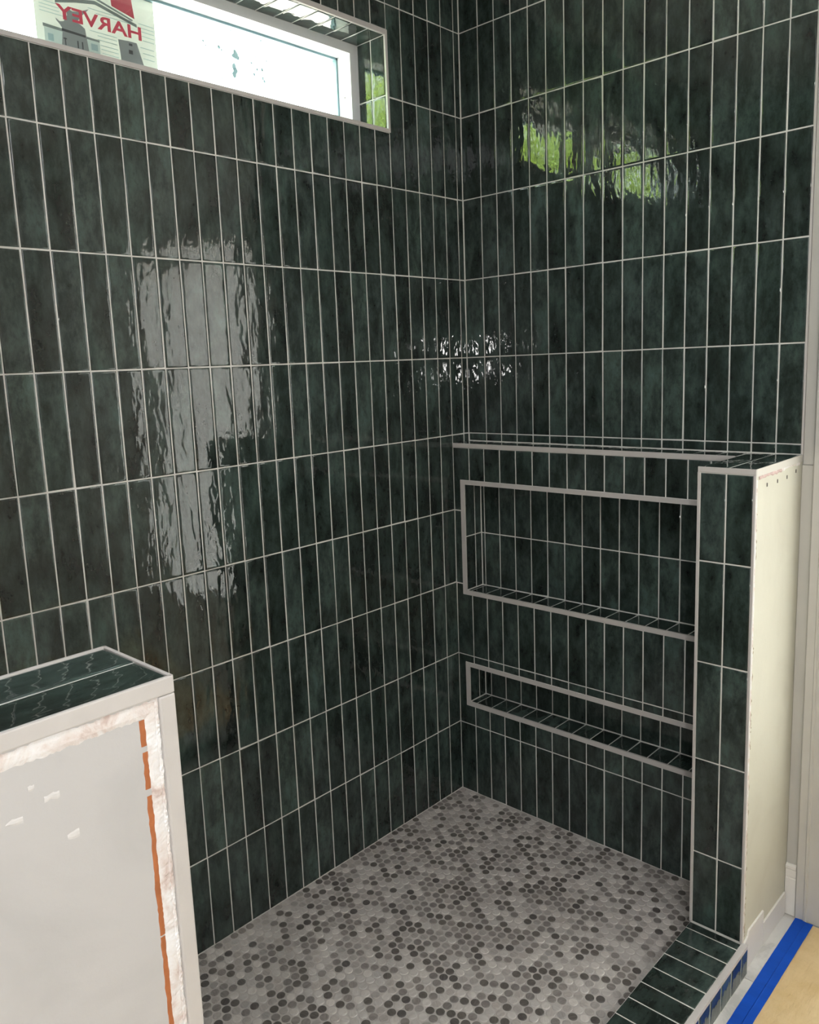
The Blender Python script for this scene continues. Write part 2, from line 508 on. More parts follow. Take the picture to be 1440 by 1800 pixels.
sf = box('shower_floor', (-0.02, -1.74, -0.10), (0.80, 0.0, -0.0006), FLOOR_GROUT)
tag(sf, 'shower floor of small round marble penny tiles in grey and white', 'floor', kind='structure')
PR = 0.0205; RAD = PR / 2 - 0.00135
def penny(bm, c, mat_i, rot=0.0, seg=14):
    prof = [(RAD, -0.003), (RAD, 0.0003), (RAD - 0.0009, 0.0009), (RAD - 0.002, 0.0010)]
    rings = []
    for r, z in prof:
        rings.append([bm.verts.new(((c[0] + r * math.cos(2 * math.pi * k / seg)) * U, (c[1] + r * math.sin(2 * math.pi * k / seg)) * U, (c[2] + z) * U)) for k in range(seg)])
    for a, b in zip(rings, rings[1:]):
        for k in range(seg):
            f = bm.faces.new((a[k], a[(k + 1) % seg], b[(k + 1) % seg], b[k])); f.material_index = mat_i
    f = bm.faces.new(rings[-1]); f.material_index = mat_i
spots = []
nx = int(0.77 / (PR * 0.866)) + 2; ny = int(1.74 / PR) + 2
for i in range(nx):
    for j in range(ny):
        x = 0.0085 + i * PR * 0.866 + random.uniform(-0.0004, 0.0004); y = -0.0820 - j * PR - (i % 2) * PR / 2 + random.uniform(-0.0004, 0.0004)
        if x > 0.757 - RAD * 0.4 or y < -1.725:
            continue
        r = random.random()
        k = 0 if r < 0.28 else 1 if r < 0.52 else 2 if r < 0.78 else 3 if r < 0.94 else 4
        spots.append((x, y, k))
def seen(x, y):
    d = Vector((x, y, 0)) - Vector((CX, CY, CZ))
    a, b, c = d.dot(r2), d.dot(u2), d.dot(fwd)
    px, py = PPX + FPX * a / c, PPY - FPX * b / c
    return 345 < px < 1240 and py < 1805 and y > -1.2, d.length
near = sorted([s for s in spots if seen(s[0], s[1])[0]], key=lambda s: seen(s[0], s[1])[1])[:300]
near_set = set(near)
PM = []
for k in range(5):
    bm = bmesh.new(); penny(bm, (0, 0, 0), 0); me = bpy.data.meshes.new('penny_tile'); bm.to_mesh(me); bm.free(); me.materials.append(PENNY[k]); PM.append(me)
for x, y, k in near:
    link('penny_tile', PM[k], sf, Matrix.Translation(Vector((x, y, random.uniform(-0.0001, 0.0001))) * U) @ Matrix.Rotation(random.uniform(0, 6.28), 4, 'Z'))
bm = bmesh.new()
for s in spots:
    if s not in near_set:
        penny(bm, (s[0], s[1], 0), s[2], seg=10)
o = mesh_obj('penny_tile_field', bm, PENNY, sf); o['kind'] = 'stuff'

# ------------------------------------------------------------------ ledge wall with two niches
D = 0.0735
XS0, XS1, XM = 0.7585, 0.8664, 0.8125      # the half wall's two faces and its middle joint
UN = (0.0240, 0.7350, 0.5878, 0.9060); UI = (0.0365, 0.7225, 0.5993, 0.8950)
LN = (0.0258, 0.7350, 0.2620, 0.3895); LI = (0.0382, 0.7225, 0.2742, 0.3782)
lw = boxes('ledge_wall', [((0.0005, -D + GD, 0.0), (XS0, GD, LI[2] - 0.004)), ((0.0005, -D + GD, LI[3] + 0.004), (XS0, GD, UI[2] - 0.004)),
                          ((0.0005, -D + GD, UI[3] + 0.004), (XS0, GD, LEDGE - 0.0012)),
                          ((0.0005, -D + GD, LI[2] - 0.004), (LI[0] - 0.004, GD, LI[3] + 0.004)), ((LI[1] + 0.004, -D + GD, LI[2] - 0.004), (XS0, GD, LI[3] + 0.004)),
                          ((0.0005, -D + GD, UI[2] - 0.004), (UI[0] - 0.004, GD, UI[3] + 0.004)), ((UI[1] + 0.004, -D + GD, UI[2] - 0.004), (XS0, GD, UI[3] + 0.004))], GROUT)
# keep the base grout plane of the niches' sides close behind their tiles
tag(lw, 'low green tiled ledge wall with two long recessed niches, under the end wall', 'ledge wall')
us = [0.0005] + [0.0045 + A * k for k in range(1, 15)] + [XS0]
tile_field(lw, (0, -D, 0), (1, 0, 0), (0, 0, 1), us, [0.0006, H, 2 * H, 3 * H, 4 * H, LEDGE - 0.0112], holes=[UN, LN])
# ledge top
tile_field(lw, (0, 0, LEDGE), (1, 0, 0), (0, 1, 0), [0.0005] + [K0 + A * k for k in range(1, 15)] + [XS0 - 0.001], [-D + 0.0015, -0.0015], tilt=0.002)
box('edge_trim', (0.0005, -D - 0.0008, LEDGE - 0.0112), (XS0, -D + 0.0022, LEDGE + 0.0006), TRIM, lw, 0.0004)
def niche(o, i, rows, us):
    # frame of flat metal trim: four mitred bars
    bars = [((o[0], o[2]), (o[1], o[2]), (i[1], i[2]), (i[0], i[2])), ((o[1], o[2]), (o[1], o[3]), (i[1], i[3]), (i[1], i[2])),
            ((o[1], o[3]), (o[0], o[3]), (i[0], i[3]), (i[1], i[3])), ((o[0], o[3]), (o[0], o[2]), (i[0], i[2]), (i[0], i[3]))]
    for b in bars:
        bm = bmesh.new()
        f0 = [bm.verts.new((p[0] * U, (-D + 0.004) * U, p[1] * U)) for p in b]; f1 = [bm.verts.new((p[0] * U, (-D - 0.0010) * U, p[1] * U)) for p in b]
        bm.faces.new(f1); bm.faces.new(f0[::-1])
        for k in range(4):
            bm.faces.new((f0[k], f0[(k + 1) % 4], f1[(k + 1) % 4], f1[k]))
        mesh_obj('niche_trim', bm, TRIM, lw)
    g = 0.0012
    boxes('niche_lining', [((i[0] - 0.004, -0.0012 + g, i[2] - 0.004), (i[1] + 0.004, 0.004, i[3] + 0.004)),
                           ((i[0] - 0.004, -D + 0.003, i[2] - 0.004), (i[0] - g, 0.0, i[3] + 0.004)), ((i[1] + g, -D + 0.003, i[2] - 0.004), (i[1] + 0.004, 0.0, i[3] + 0.004)),
                           ((i[0] - 0.004, -D + 0.003, i[2] - 0.004), (i[1] + 0.004, 0.0, i[2] - g)), ((i[0] - 0.004, -D + 0.003, i[3] + g), (i[1] + 0.004, 0.0, i[3] + 0.004))], GROUT, lw)
    inner = [i[0]] + [x for x in us if i[0] + 0.004 < x < i[1] - 0.004] + [i[1]]
    tile_field(lw, (0, -0.0012, 0), (1, 0, 0), (0, 0, 1), inner, rows, min_w=0.002)
    tile_field(lw, (0, 0, i[2]), (1, 0, 0), (0, 1, 0), inner, [-D + 0.0035, -0.0012], tilt=0.002)
    tile_field(lw, (0, 0, i[3]), (1, 0, 0), (0, -1, 0), inner, [0.0012, D - 0.0035], tilt=0.002)
    tile_field(lw, (i[0], 0, 0), (0, 1, 0), (0, 0, 1), [-D + 0.0035, -0.0285, -0.0012], rows, min_w=0.002)
    tile_field(lw, (i[1], 0, 0), (0, -1, 0), (0, 0, 1), [0.0012, 0.0285, D - 0.0035], rows, min_w=0.002)
niche(UN, UI, [UI[2], 0.7497, UI[3]], [0.0470 + 0.0513 * k for k in range(14)])
niche(LN, LI, [LI[2], LI[3]], [0.0580 + 0.0510 * k for k in range(14)])

# ------------------------------------------------------------------ half walls either side of the opening
def ragged_strip(name, a, b, w0, w1, x, thick, mat, parent, along, step=0.004, jag=0.0022, seed=1):
    """A smeared strip on the plane x = const; along = 'y' or 'z'; w0, w1 its two edges in the other axis, both ragged."""
    rnd = random.Random(seed); n = max(3, int(abs(b - a) / step)); bm = bmesh.new(); rows = []
    j0 = j1 = 0.0
    for k in range(n + 1):
        t = a + (b - a) * k / n
        j0 = 0.6 * j0 + rnd.uniform(-jag, jag) * 0.6; j1 = 0.6 * j1 + rnd.uniform(-jag, jag) * 0.6
        e = [w0 + j0, w0 + (w1 - w0) * 0.3 + j0 * 0.5, w0 + (w1 - w0) * 0.7 + j1 * 0.5, w1 + j1]
        hs = [0.0, thick * rnd.uniform(0.6, 1.1), thick * rnd.uniform(0.5, 1.1), 0.0]
        r = []
        for s, hgt in zip(e, hs):
            p = (x + hgt, t, s) if along == 'y' else (x + hgt, s, t)
            r.append(bm.verts.new(Vector(p) * U))
        r.append(bm.verts.new(Vector((x - 0.002, t, (w0 + w1) / 2) if along == 'y' else (x - 0.002, (w0 + w1) / 2, t)) * U))
        rows.append(r)
    for p, q in zip(rows, rows[1:]):
        for k in range(5):
            bm.faces.new((p[k], p[(k + 1) % 5], q[(k + 1) % 5], q[k]))
    bm.faces.new(rows[0]); bm.faces.new(rows[-1][::-1])
    return mesh_obj(name, bm, mat, parent, smooth=False)

def bar_poly(name, pts, axis, a, b, mat, parent):
    """A prism: pts in the plane across axis, from a to b along it."""
    bm = bmesh.new()
    def P(p, t):
        return Vector((t, p[0], p[1]) if axis == 0 else (p[0], t, p[1]) if axis == 1 else (p[0], p[1], t)) * U
    f0 = [bm.verts.new(P(p, a)) for p in pts]; f1 = [bm.verts.new(P(p, b)) for p in pts]
    bm.faces.new(f0); bm.faces.new(f1[::-1]); n = len(pts)
    for k in range(n):
        bm.faces.new((f0[k], f0[(k + 1) % n], f1[(k + 1) % n], f1[k]))
    return mesh_obj(name, bm, mat, parent)

E_ = 0.2550
CT = 0.0425          # curb top
hw = empty('half_wall', (0.8125, -0.127, FZ))
tag(hw, 'short tiled half wall at the end of the ledge, cream drywall on its outer face', 'half wall')
box('wall_core', (XS0 + GD, -E_ + GD, FZ), (XS1 - 0.004, 0.007, LEDGE - GD), GROUT, hw)
box('drywall_face', (XS1 - 0.004, -E_ + 0.004, FZ), (XS1, 0.007, LEDGE - 0.012), CREAM, hw)['label'] = 'cream drywall with staples along its top'
us = [XS0 + 0.0040, XM, XS1 - 0.0035]
tile_field(hw, (0, -E_, 0), (1, 0, 0), (0, 0, 1), us, [CT + 0.0008, H, 2 * H, 3 * H, 4 * H, LEDGE - 0.0105], tilt=0.002)
tile_field(hw, (0, 0, LEDGE), (1, 0, 0), (0, 1, 0), [XS0 + 0.0005, XM, XS1 - 0.0005], [-E_ + 0.0008, -0.0012], tilt=0.002)
tile_field(hw, (XS0, 0, 0), (0, -1, 0), (0, 0, 1), [D + A * k for k in range(4)] + [E_ - 0.003], [0.0006, H, 2 * H, 3 * H, 4 * H, LEDGE - 0.002])
box('edge_trim', (XS0, -E_ - 0.0008, LEDGE - 0.0095), (XS1 + 0.0008, -E_ + 0.002, LEDGE + 0.0006), TRIM, hw, 0.0004)
box('edge_trim', (XS0 - 0.0006, -E_ - 0.0009, CT), (XS0 + 0.0042, -E_ + 0.003, LEDGE - 0.0096), TRIM, hw, 0.0005)
box('edge_trim', (XS1 - 0.0042, -E_ - 0.0009, CT - 0.002), (XS1 + 0.0010, -E_ + 0.004, LEDGE - 0.0096), TRIM, hw, 0.0012)
box('edge_trim', (XS1 - 0.0010, -E_ + 0.002, LEDGE - 0.0135), (XS1 + 0.0012, 0.0, LEDGE + 0.0006), WARM, hw, 0.0005)['label'] = 'white edge trim along the cream face'
ragged_strip('mortar_smear', -0.239, -0.120, LEDGE - 0.0205, LEDGE - 0.0125, XS1, 0.0014, PINK, hw, 'y', seed=3)
ragged_strip('mortar_smear', -0.236, -0.010, LEDGE - 0.018, LEDGE - 0.0135, XS1, 0.0007, MUD, hw, 'y', seed=4)
ragged_strip('mortar_smear', 0.03, LEDGE - 0.02, -E_ + 0.0105, -E_ + 0.0042, XS1, 0.0008, MUD, hw, 'z', seed=5, jag=0.0012)
rnd = random.Random(12); bm = bmesh.new()
for k in range(46):
    z = 0.05 + 0.62 * rnd.random() ** 1.1 if k < 38 else rnd.uniform(0.80, 0.93)
    y = -E_ + 0.0115 + rnd.uniform(-0.002, 0.0025); h = rnd.uniform(0.002, 0.009); w = rnd.uniform(0.0015, 0.004)
    pts = [bm.verts.new(Vector((XS1 + t, y + dy, z + dz)) * U) for t, dy, dz in ((0, -w, -h * .4), (0, w * .2, -h), (0, w, h * .2), (0, -w * .3, h), (0.0012, 0, 0))]
    for q in range(4):
        bm.faces.new((pts[q], pts[(q + 1) % 4], pts[4]))
o = mesh_obj('torn_paper_chips', bm, simple('torn_brown_paper', (0.42, 0.37, 0.28), 0.9), hw); o['kind'] = 'stuff'
for y, z in ((-0.1972, 0.9709), (-0.1413, 0.9705), (-0.0878, 0.9715), (-0.0359, 0.9769)):
    box('staple', (XS1 - 0.001, y - 0.0016, z - 0.0036), (XS1 + 0.0012, y + 0.0016, z + 0.0036), STEEL, hw, 0.0006)

# the nearer half wall
X0, X1, YE = 0.7860, 0.8893, -1.4762
XMP = 0.8385
TZ = 1.0045
hp = empty('half_wall', ((X0 + X1) / 2, -1.6, FZ))
tag(hp, 'nearest half wall with green tiled cap, grey drywall face and an orange line', 'half wall')
box('wall_core', (X0 + GD, -1.735, FZ), (X1 - 0.006, YE - GD, TZ - GD), GROUT, hp)
box('drywall_face', (X1 - 0.006, -1.735, FZ), (X1 - 0.0012, YE - 0.006, TZ - 0.010), BOARD, hp)['label'] = 'grey primed drywall face'
tile_field(hp, (0, 0, TZ), (1, 0, 0), (0, 1, 0), [X0 + 0.0030, XMP, X1 - 0.0012], [-1.735, YE - 0.2058, YE - 0.0012], tilt=0.001)
tile_field(hp, (0, YE, 0), (-1, 0, 0), (0, 0, 1), [-X1 + 0.003, -XMP, -X0 - 0.003], [CT + 0.0008, H, 2 * H, 3 * H, 4 * H, TZ - 0.0105])
tile_field(hp, (X0, 0, 0), (0, -1, 0), (0, 0, 1), [-YE + 0.003 + A * k for k in range(6)], [0.0006, H, 2 * H, 3 * H, 4 * H, TZ - 0.002])
box('edge_trim', (X0 - 0.0006, -1.735, TZ - 0.010), (X0 + 0.0030, YE, TZ + 0.0006), TRIM, hp, 0.0004)
box('edge_trim', (X0, YE - 0.0022, TZ - 0.0105), (X1, YE + 0.0008, TZ + 0.0006), TRIM, hp, 0.0004)
box('edge_trim', (X1 - 0.003, -1.735, TZ - 0.0125), (X1 + 0.0008, YE + 0.0006, TZ + 0.0006), TRIM, hp, 0.0012)
box('edge_trim', (X1 - 0.004, YE - 0.0125, FZ), (X1 + 0.0008, YE + 0.0008, TZ - 0.0126), TRIM, hp, 0.0018)
FX = X1 - 0.0012
ragged_strip('joint_compound', -1.735, YE - 0.013, TZ - 0.0252, TZ - 0.0135, FX, 0.0009, MUD, hp, 'y', seed=21, step=0.0022, jag=0.0014)
ragged_strip('joint_compound', FZ + 0.01, TZ - 0.015, YE - 0.0245, YE - 0.0135, FX, 0.0009, MUD, hp, 'z', seed=22, step=0.0022, jag=0.0010)
ragged_strip('joint_compound', FZ + 0.01, TZ - 0.018, YE - 0.0165, YE - 0.0130, FX, 0.0016, MUD, hp, 'z', seed=23, step=0.0016, jag=0.0009)
for a, b, s in ((0.9590, 0.9790, 1), (0.9260, 0.9545, 2), (0.8080, 0.9205, 3), (0.50, 0.8066, 4), (0.0, 0.498, 5)):
    ragged_strip('orange_line', a, b, YE - 0.0282, YE - 0.0238, FX, 0.0004, ORANGE, hp, 'z', seed=30 + s, step=0.003, jag=0.0007)['label'] = 'orange painted line'
rnd = random.Random(5)
for k in range(4):
    y = YE - rnd.uniform(0.05, 0.13); z = rnd.uniform(0.90, 0.965) if k < 6 else rnd.uniform(0.74, 0.88)
    ragged_strip('compound_dab', y, y + rnd.uniform(0.004, 0.012), z, z + rnd.uniform(0.002, 0.004), FX, 0.0003, DAB, hp, 'y', seed=60 + k, step=0.002)

# ------------------------------------------------------------------ curb
CX0, CX1 = 0.7590, 0.8765
cb = empty('shower_curb', ((CX0 + CX1) / 2, -0.86, FZ))
tag(cb, 'low green tiled shower curb with metal edge between the two half walls', 'shower curb')
box('curb_core', (CX0 + GD, YE, FZ), (CX1 - GD, -E_, CT - GD), GROUT, cb)
ys = [-E_ - 0.0005] + [-0.2775 - 0.0497 * k for k in range(0, 24)]
tile_field(cb, (0, 0, CT), (1, 0, 0), (0, 1, 0), [CX0 + 0.0005, CX1 - 0.0100], sorted(ys), tilt=0.002)
ys2 = [-E_ + 0.008] + [-0.2800 - 0.0502 * k for k in range(0, 24)]
tile_field(cb, (CX1, 0, 0), (0, 1, 0), (0, 0, 1), sorted(ys2), [FZ + 0.002, CT - 0.0085], tilt=0.002)
tile_field(cb, (CX0, 0, 0), (0, -1, 0), (0, 0, 1), sorted([-q for q in ys]), [0.0008, CT - 0.001], joined=True, name='inner_tile_run')
box('edge_trim', (CX1 - 0.0098, YE, CT - 0.0080), (CX1 + 0.0008, -E_ + 0.004, CT + 0.0006), TRIM, cb, 0.0006)

# ------------------------------------------------------------------ window
GX = -0.1435; FXW = -0.0936
wn = empty('window_1', (0.0, (WIN[0] + WIN[1]) / 2, WIN[2]))
tag(wn, 'wide low white window high in the long green shower wall', 'window', kind='structure')
o, i = WIN, WIN_IN
box('edge_trim', (-0.003, o[0], o[2]), (0.0012, o[1], i[2]), TRIM, wn, 0.0004)
box('edge_trim', (-0.003, o[0], i[3]), (0.0012, o[1], o[3]), TRIM, wn, 0.0004)
box('edge_trim', (-0.003, i[1], i[2]), (0.0012, o[1], i[3]), TRIM, wn, 0.0004)
box('edge_trim', (-0.003, o[0], i[2]), (0.0012, i[0], i[3]), TRIM, wn, 0.0004)
# tiled reveals (the wall's opening is the tile face; tiles stand proud by their joint depth)
tile_field(wn, (0, i[1] - GD, 0), (1, 0, 0), (0, 0, 1), [FXW, -0.0483, -0.0035], [i[2], 9 * H + 0.004, i[3]], tilt=0.002)
tile_field(wn, (0, i[0] + GD, 0), (-1, 0, 0), (0, 0, 1), [0.0035, 0.0483, -FXW], [i[2], 9 * H + 0.004, i[3]], tilt=0.002)
ys = [i[0]] + sorted(-0.3300 - A * k for k in range(0, 21)) + [i[1]]
tile_field(wn, (0, 0, i[3] - GD), (1, 0, 0), (0, -1, 0), [FXW, -0.0035], sorted(-q for q in ys), tilt=0.002)
tile_field(wn, (0, 0, i[2] + GD), (1, 0, 0), (0, 1, 0), [FXW, -0.0035], ys, tilt=0.002)
fy0, fy1, fz0, fz1 = i[0] + 0.0255, -0.3030, i[2] + 0.022, 1.9648
fr = boxes('window_frame', [((-0.150, i[0], i[2]), (FXW, i[1], fz0)), ((-0.150, i[0], fz1), (FXW, i[1], i[3])),
                            ((-0.150, i[0], fz0), (FXW, fy0, fz1)), ((-0.150, fy1, fz0), (FXW, i[1], fz1))], VINYL, wn)
boxes('sash', [((-0.150, fy0, fz0), (GX + 0.006, fy1, fz0 + 0.006)), ((-0.150, fy0, fz1 - 0.005), (GX + 0.006, fy1, fz1)),
               ((-0.150, fy0, fz0), (GX + 0.006, fy0 + 0.006, fz1)), ((-0.150, fy1 - 0.005, fz0), (GX + 0.006, fy1, fz1))], GASKET, fr)
box('pane', (GX - 0.0020, fy0, fz0), (GX, fy1, fz1), GLASS, wn)
box('screw_head', (-0.118, fy1 - 0.0008, 1.8680), (-0.115, fy1, 1.8715), STEEL, fr)

# overspray specks on the glass
sp = [(-0.612, 1.9533, .0016), (-0.6859, 1.9156, .0022), (-0.68, 1.908, .0013), (-0.6469, 1.9121, .0030), (-0.640, 1.908, .002), (-0.6048, 1.9074, .0060), (-0.599, 1.901, .004), (-0.610, 1.903, .0035), (-0.6091, 1.8803, .0050), (-0.6104, 1.8655, .0050), (-0.608, 1.873, .0055),
      (-0.5484, 1.9143, .0015), (-0.5614, 1.8996, .0022), (-0.556, 1.904, .0015), (-0.5555, 1.8771, .0024), (-0.5467, 1.8879, .0024), (-0.5326, 1.891, .0028), (-0.5285, 1.8678, .0026), (-0.5188, 1.912, .0016), (-0.6434, 1.8498, .0012), (-0.6827, 1.8742, .0016), (-0.5598, 1.9412, .0012), (-0.4937, 1.9463, .0014), (-0.5321, 1.873, .0022), (-0.5309, 1.952, .0022)]
bm = bmesh.new(); rnd = random.Random(2)
for y, z, r in sp:
    n = 9; a0 = rnd.random() * 6; r *= 1.55
    c = [bm.verts.new(Vector((GX + 0.0002, y + r * rnd.uniform(.55, 1) * math.cos(a0 + 6.283 * k / n), z + 1.2 * r * rnd.uniform(.55, 1) * math.sin(a0 + 6.283 * k / n))) * U) for k in range(n)]
    t = bm.verts.new(Vector((GX + 0.0007, y, z)) * U)
    for k in range(n):
        bm.faces.new((c[k], c[(k + 1) % n], t))
o2 = mesh_obj('paint_specks', bm, SPECK, wn); o2['kind'] = 'stuff'

# the sticker on the outside of the pane, printed to be read from outside
SX = GX - 0.0024
st = box('window_sticker', (SX - 0.0004, -1.0450, 1.8030), (SX, -0.7985, 1.9630), STICKER)
tag(st, 'white window sticker with red letters and a house drawing, stuck on the pane', 'sticker')
def print_poly(name, pts, mat, layer=1, label=None):
    bm = bmesh.new(); x0 = SX + 0.00012 * layer - 0.0001; x1 = SX + 0.00012 * layer + 0.0002
    f0 = [bm.verts.new(Vector((x0, p[0], p[1])) * U) for p in pts]; f1 = [bm.verts.new(Vector((x1, p[0], p[1])) * U) for p in pts]
    bm.faces.new(f0[::-1]); bm.faces.new(f1); n = len(pts)
    for k in range(n):
        bm.faces.new((f0[k], f0[(k + 1) % n], f1[(k + 1) % n], f1[k]))
    o = mesh_obj(name, bm, mat, st)
    if label: o['label'] = label
    return o
print_poly('red_shape', [(-0.8905, 1.9302), (-0.8431, 1.9185), (-0.8482, 1.9610), (-0.8930, 1.9610)], RED)
print_poly('roof_line', [(-1.0041, 1.9062), (-0.9640, 1.9165), (-0.9252, 1.9235), (-0.8395, 1.9035), (-0.8395, 1.9095), (-0.9252, 1.9300), (-0.9640, 1.9228), (-1.0041, 1.9130)], PGREY)
print_poly('roof_line', [(-0.9400, 1.9300), (-0.9252, 1.9330), (-0.8480, 1.9130), (-0.8470, 1.9160), (-0.9250, 1.9370), (-0.9420, 1.9330)], PGREY)
for k, (ya, yb, z) in enumerate([(-1.035, -0.985, 1.886), (-1.035, -0.998, 1.892), (-1.035, -0.998, 1.898), (-1.03, -1.0, 1.904), (-0.925, -0.845, 1.9075), (-0.940, -0.850, 1.9135), (-0.835, -0.802, 1.912), (-0.835, -0.802, 1.905), (-0.83, -0.802, 1.898), (-0.83, -0.802, 1.890), (-0.828, -0.803, 1.882),
                                 (-0.94, -0.885, 1.874), (-0.925, -0.885, 1.868), (-0.925, -0.885, 1.861), (-0.92, -0.884, 1.852), (-0.92, -0.884, 1.845), (-0.918, -0.884, 1.838), (-0.835, -0.805, 1.868), (-0.83, -0.805, 1.858), (-0.83, -0.805, 1.848)]):
    print_poly('siding_line', [(ya, z), (yb, z - 0.0006), (yb, z + 0.0004), (ya, z + 0.0010)], PTEAL)
print_poly('porch_band', [(-1.0315, 1.8600), (-0.9222, 1.8565), (-0.9222, 1.8600), (-1.0315, 1.8655)], PGREY)
print_poly('porch_band', [(-0.9960, 1.8600), (-0.9500, 1.8585), (-0.9500, 1.8622), (-0.9960, 1.8645)], PDARK, 4)
print_poly('wall_panel', [(-1.030, 1.8290), (-0.9222, 1.8290), (-0.9222, 1.8560), (-1.030, 1.8595)], PWHITE)
print_poly('figure_silhouette', [(-0.9985, 1.8340), (-0.9455, 1.8340), (-0.9500, 1.8740), (-0.9580, 1.8790), (-0.9660, 1.8820), (-0.9520, 1.8980), (-0.9381, 1.9118), (-0.9440, 1.9090), (-0.9600, 1.9015), (-0.9720, 1.8990),
                                (-0.9797, 1.9015), (-0.9840, 1.8960), (-0.9830, 1.8900), (-0.9880, 1.8850), (-0.9900, 1.8780), (-0.9985, 1.8755), (-1.0063, 1.8800), (-1.0050, 1.8760), (-0.9985, 1.8700), (-0.9945, 1.8640)], PGREY, 2)
print_poly('column_silhouette', [(-0.8786, 1.8300), (-0.8290, 1.8300), (-0.8428, 1.8740), (-0.8600, 1.8740), (-0.8826, 1.8724)], PGREY, 2)
for ya, yb, za, zb, m in ((-1.0238, -1.0133, 1.8375, 1.8496, PTEAL), (-0.9402, -0.9271, 1.8395, 1.8511, PTEAL), (-0.8615, -0.853, 1.8506, 1.8579, PDARK), (-0.8602, -0.8529, 1.8660, 1.8702, PDARK)):
    f = print_poly('printed_window', [(ya, za), (yb, za), (yb, zb), (ya, zb)], m, 3)
for ya, yb in ((-0.9680, -0.9655), (-0.9590, -0.9565), (-0.9920, -0.9900)):
    print_poly('window_bar', [(ya, 1.836), (yb, 1.836), (yb, 1.8490), (ya, 1.8490)], PDARK, 3)
print_poly('window_bar', [(-0.9945, 1.8465), (-0.9880, 1.8465), (-0.9880, 1.8485), (-0.9945, 1.8485)], PDARK, 3)

def lettering(txt, y_start, y_end, z, hgt, mat, bold, name='lettering'):
    cu = bpy.data.curves.new(name, 'FONT'); cu.body = txt; cu.size = 1.0; cu.extrude = 0.004; cu.offset = bold; cu.resolution_u = 3
    t = bpy.data.objects.new(name, cu); COL.objects.link(t)
    dg = bpy.context.evaluated_depsgraph_get(); dg.update()
    me = bpy.data.meshes.new_from_object(t.evaluated_get(dg)); bpy.data.objects.remove(t)
    xs = [v.co.x for v in me.vertices]; ys_ = [v.co.y for v in me.vertices]
    x0, x1, a0, a1 = min(xs), max(xs), min(ys_), max(ys_)
    ym = (y_start + y_end) / 2
    for v in me.vertices:      # reads from outside: its right is towards -y
        yy = y_start + (v.co.x - x0) / (x1 - x0) * (y_end - y_start)
        zz = (v.co.y - a0) / (a1 - a0) * hgt
        v.co = Vector((v.co.z * 0.03 , (yy - ym), zz)) * U
    bm = bmesh.new(); bm.from_mesh(me); bmesh.ops.recalc_face_normals(bm, faces=bm.faces[:]); bm.to_mesh(me); bm.free()
    me.materials.clear(); me.materials.append(mat)
    return link(name, me, st, Matrix.Translation(Vector((SX + 0.00075, ym, z)) * U))
lettering('HARVEY', -0.8310, -1.0045, 1.8805, 0.0252, RED, 0.022)['label'] = 'red lettering reading HARVEY backwards'

# ------------------------------------------------------------------ trim, baseboards and the glazed door beyond
tb = empty('trim_1', (0.879, 0.004, FZ))
tag(tb, 'grey white filler boards between the half wall and the door casing', 'trim', kind='structure')
box('upper_board', (BW + 0.0040, 0.0020, 0.9868), (0.8905, 0.0075, CEILZ - 0.002), CASING, tb, 0.0006)
box('lower_board', (XS1 + 0.0006, 0.0010, 0.0925), (0.8905, 0.0075, 0.9852), CASING, tb, 0.0006)
bar_poly('base_block', [(0.0075, FZ), (-0.0055, FZ), (-0.0055, 0.060), (-0.0040, 0.0625), (-0.0048, 0.066), (-0.0048, 0.082), (-0.0070, 0.086), (-0.0070, 0.0905), (-0.0020, 0.0945), (0.0075, 0.0945)], 0, XS1 + 0.0010, 0.8895, WHITE, tb)

bb = empty('baseboard_right', (XS1 + 0.003, -0.12, FZ))
tag(bb, 'short white baseboard along the foot of the cream drywall face', 'baseboard', kind='structure')
box('board', (XS1, -0.1420, FZ), (XS1 + 0.0042, -0.0090, 0.0265), WHITE, bb, 0.0008)
bar_poly('board', [(-0.2480, FZ), (-0.1424, FZ), (-0.1424, 0.0550), (-0.2240, 0.0560), (-0.2300, 0.046), (-0.2480, 0.040)], 0, XS1, XS1 + 0.0035, WHITE, bb)

dr = empty('door_1', (1.35, 0.02, FZ))
tag(dr, 'white cased glazed door at the right edge beyond the half wall', 'door', kind='structure')
prof = [(0.0, 0.0075), (0.0, -0.0075), (0.0025, -0.0100), (0.0170, -0.0085), (0.0190, -0.0115), (0.0225, -0.0115), (0.0250, -0.0085), (0.072, -0.0065), (0.0800, -0.0045), (0.0800, 0.0075)]
bar_poly('casing', [(0.8908 + a, b) for a, b in prof], 2, FZ, 1.79, CASING, dr)
bar_poly('casing', [(1.8200 - a, b) for a, b in prof], 2, FZ, 1.79, CASING, dr)
bar_poly('casing', [(b, 1.705 + a) for a, b in prof], 0, 0.8908, 1.82, CASING, dr)
boxes('jamb', [((0.966, 0.000, FZ), (0.976, 0.14, 1.70)), ((1.734, 0.0, FZ), (1.744, 0.14, 1.70)), ((0.966, 0.0, 1.696), (1.744, 0.14, 1.706))], WHITE, dr)
boxes('door_leaf', [((0.9775, 0.016, FZ), (1.000, 0.052, 1.694)), ((1.705, 0.016, FZ), (1.7325, 0.052, 1.694)), ((1.000, 0.016, 1.665), (1.705, 0.052, 1.694)), ((1.000, 0.016, FZ), (1.705, 0.052, 0.335))], WHITE, dr)
box('frosted_pane', (1.000, 0.030, 0.335), (1.705, 0.034, 1.665), FROST, dr)

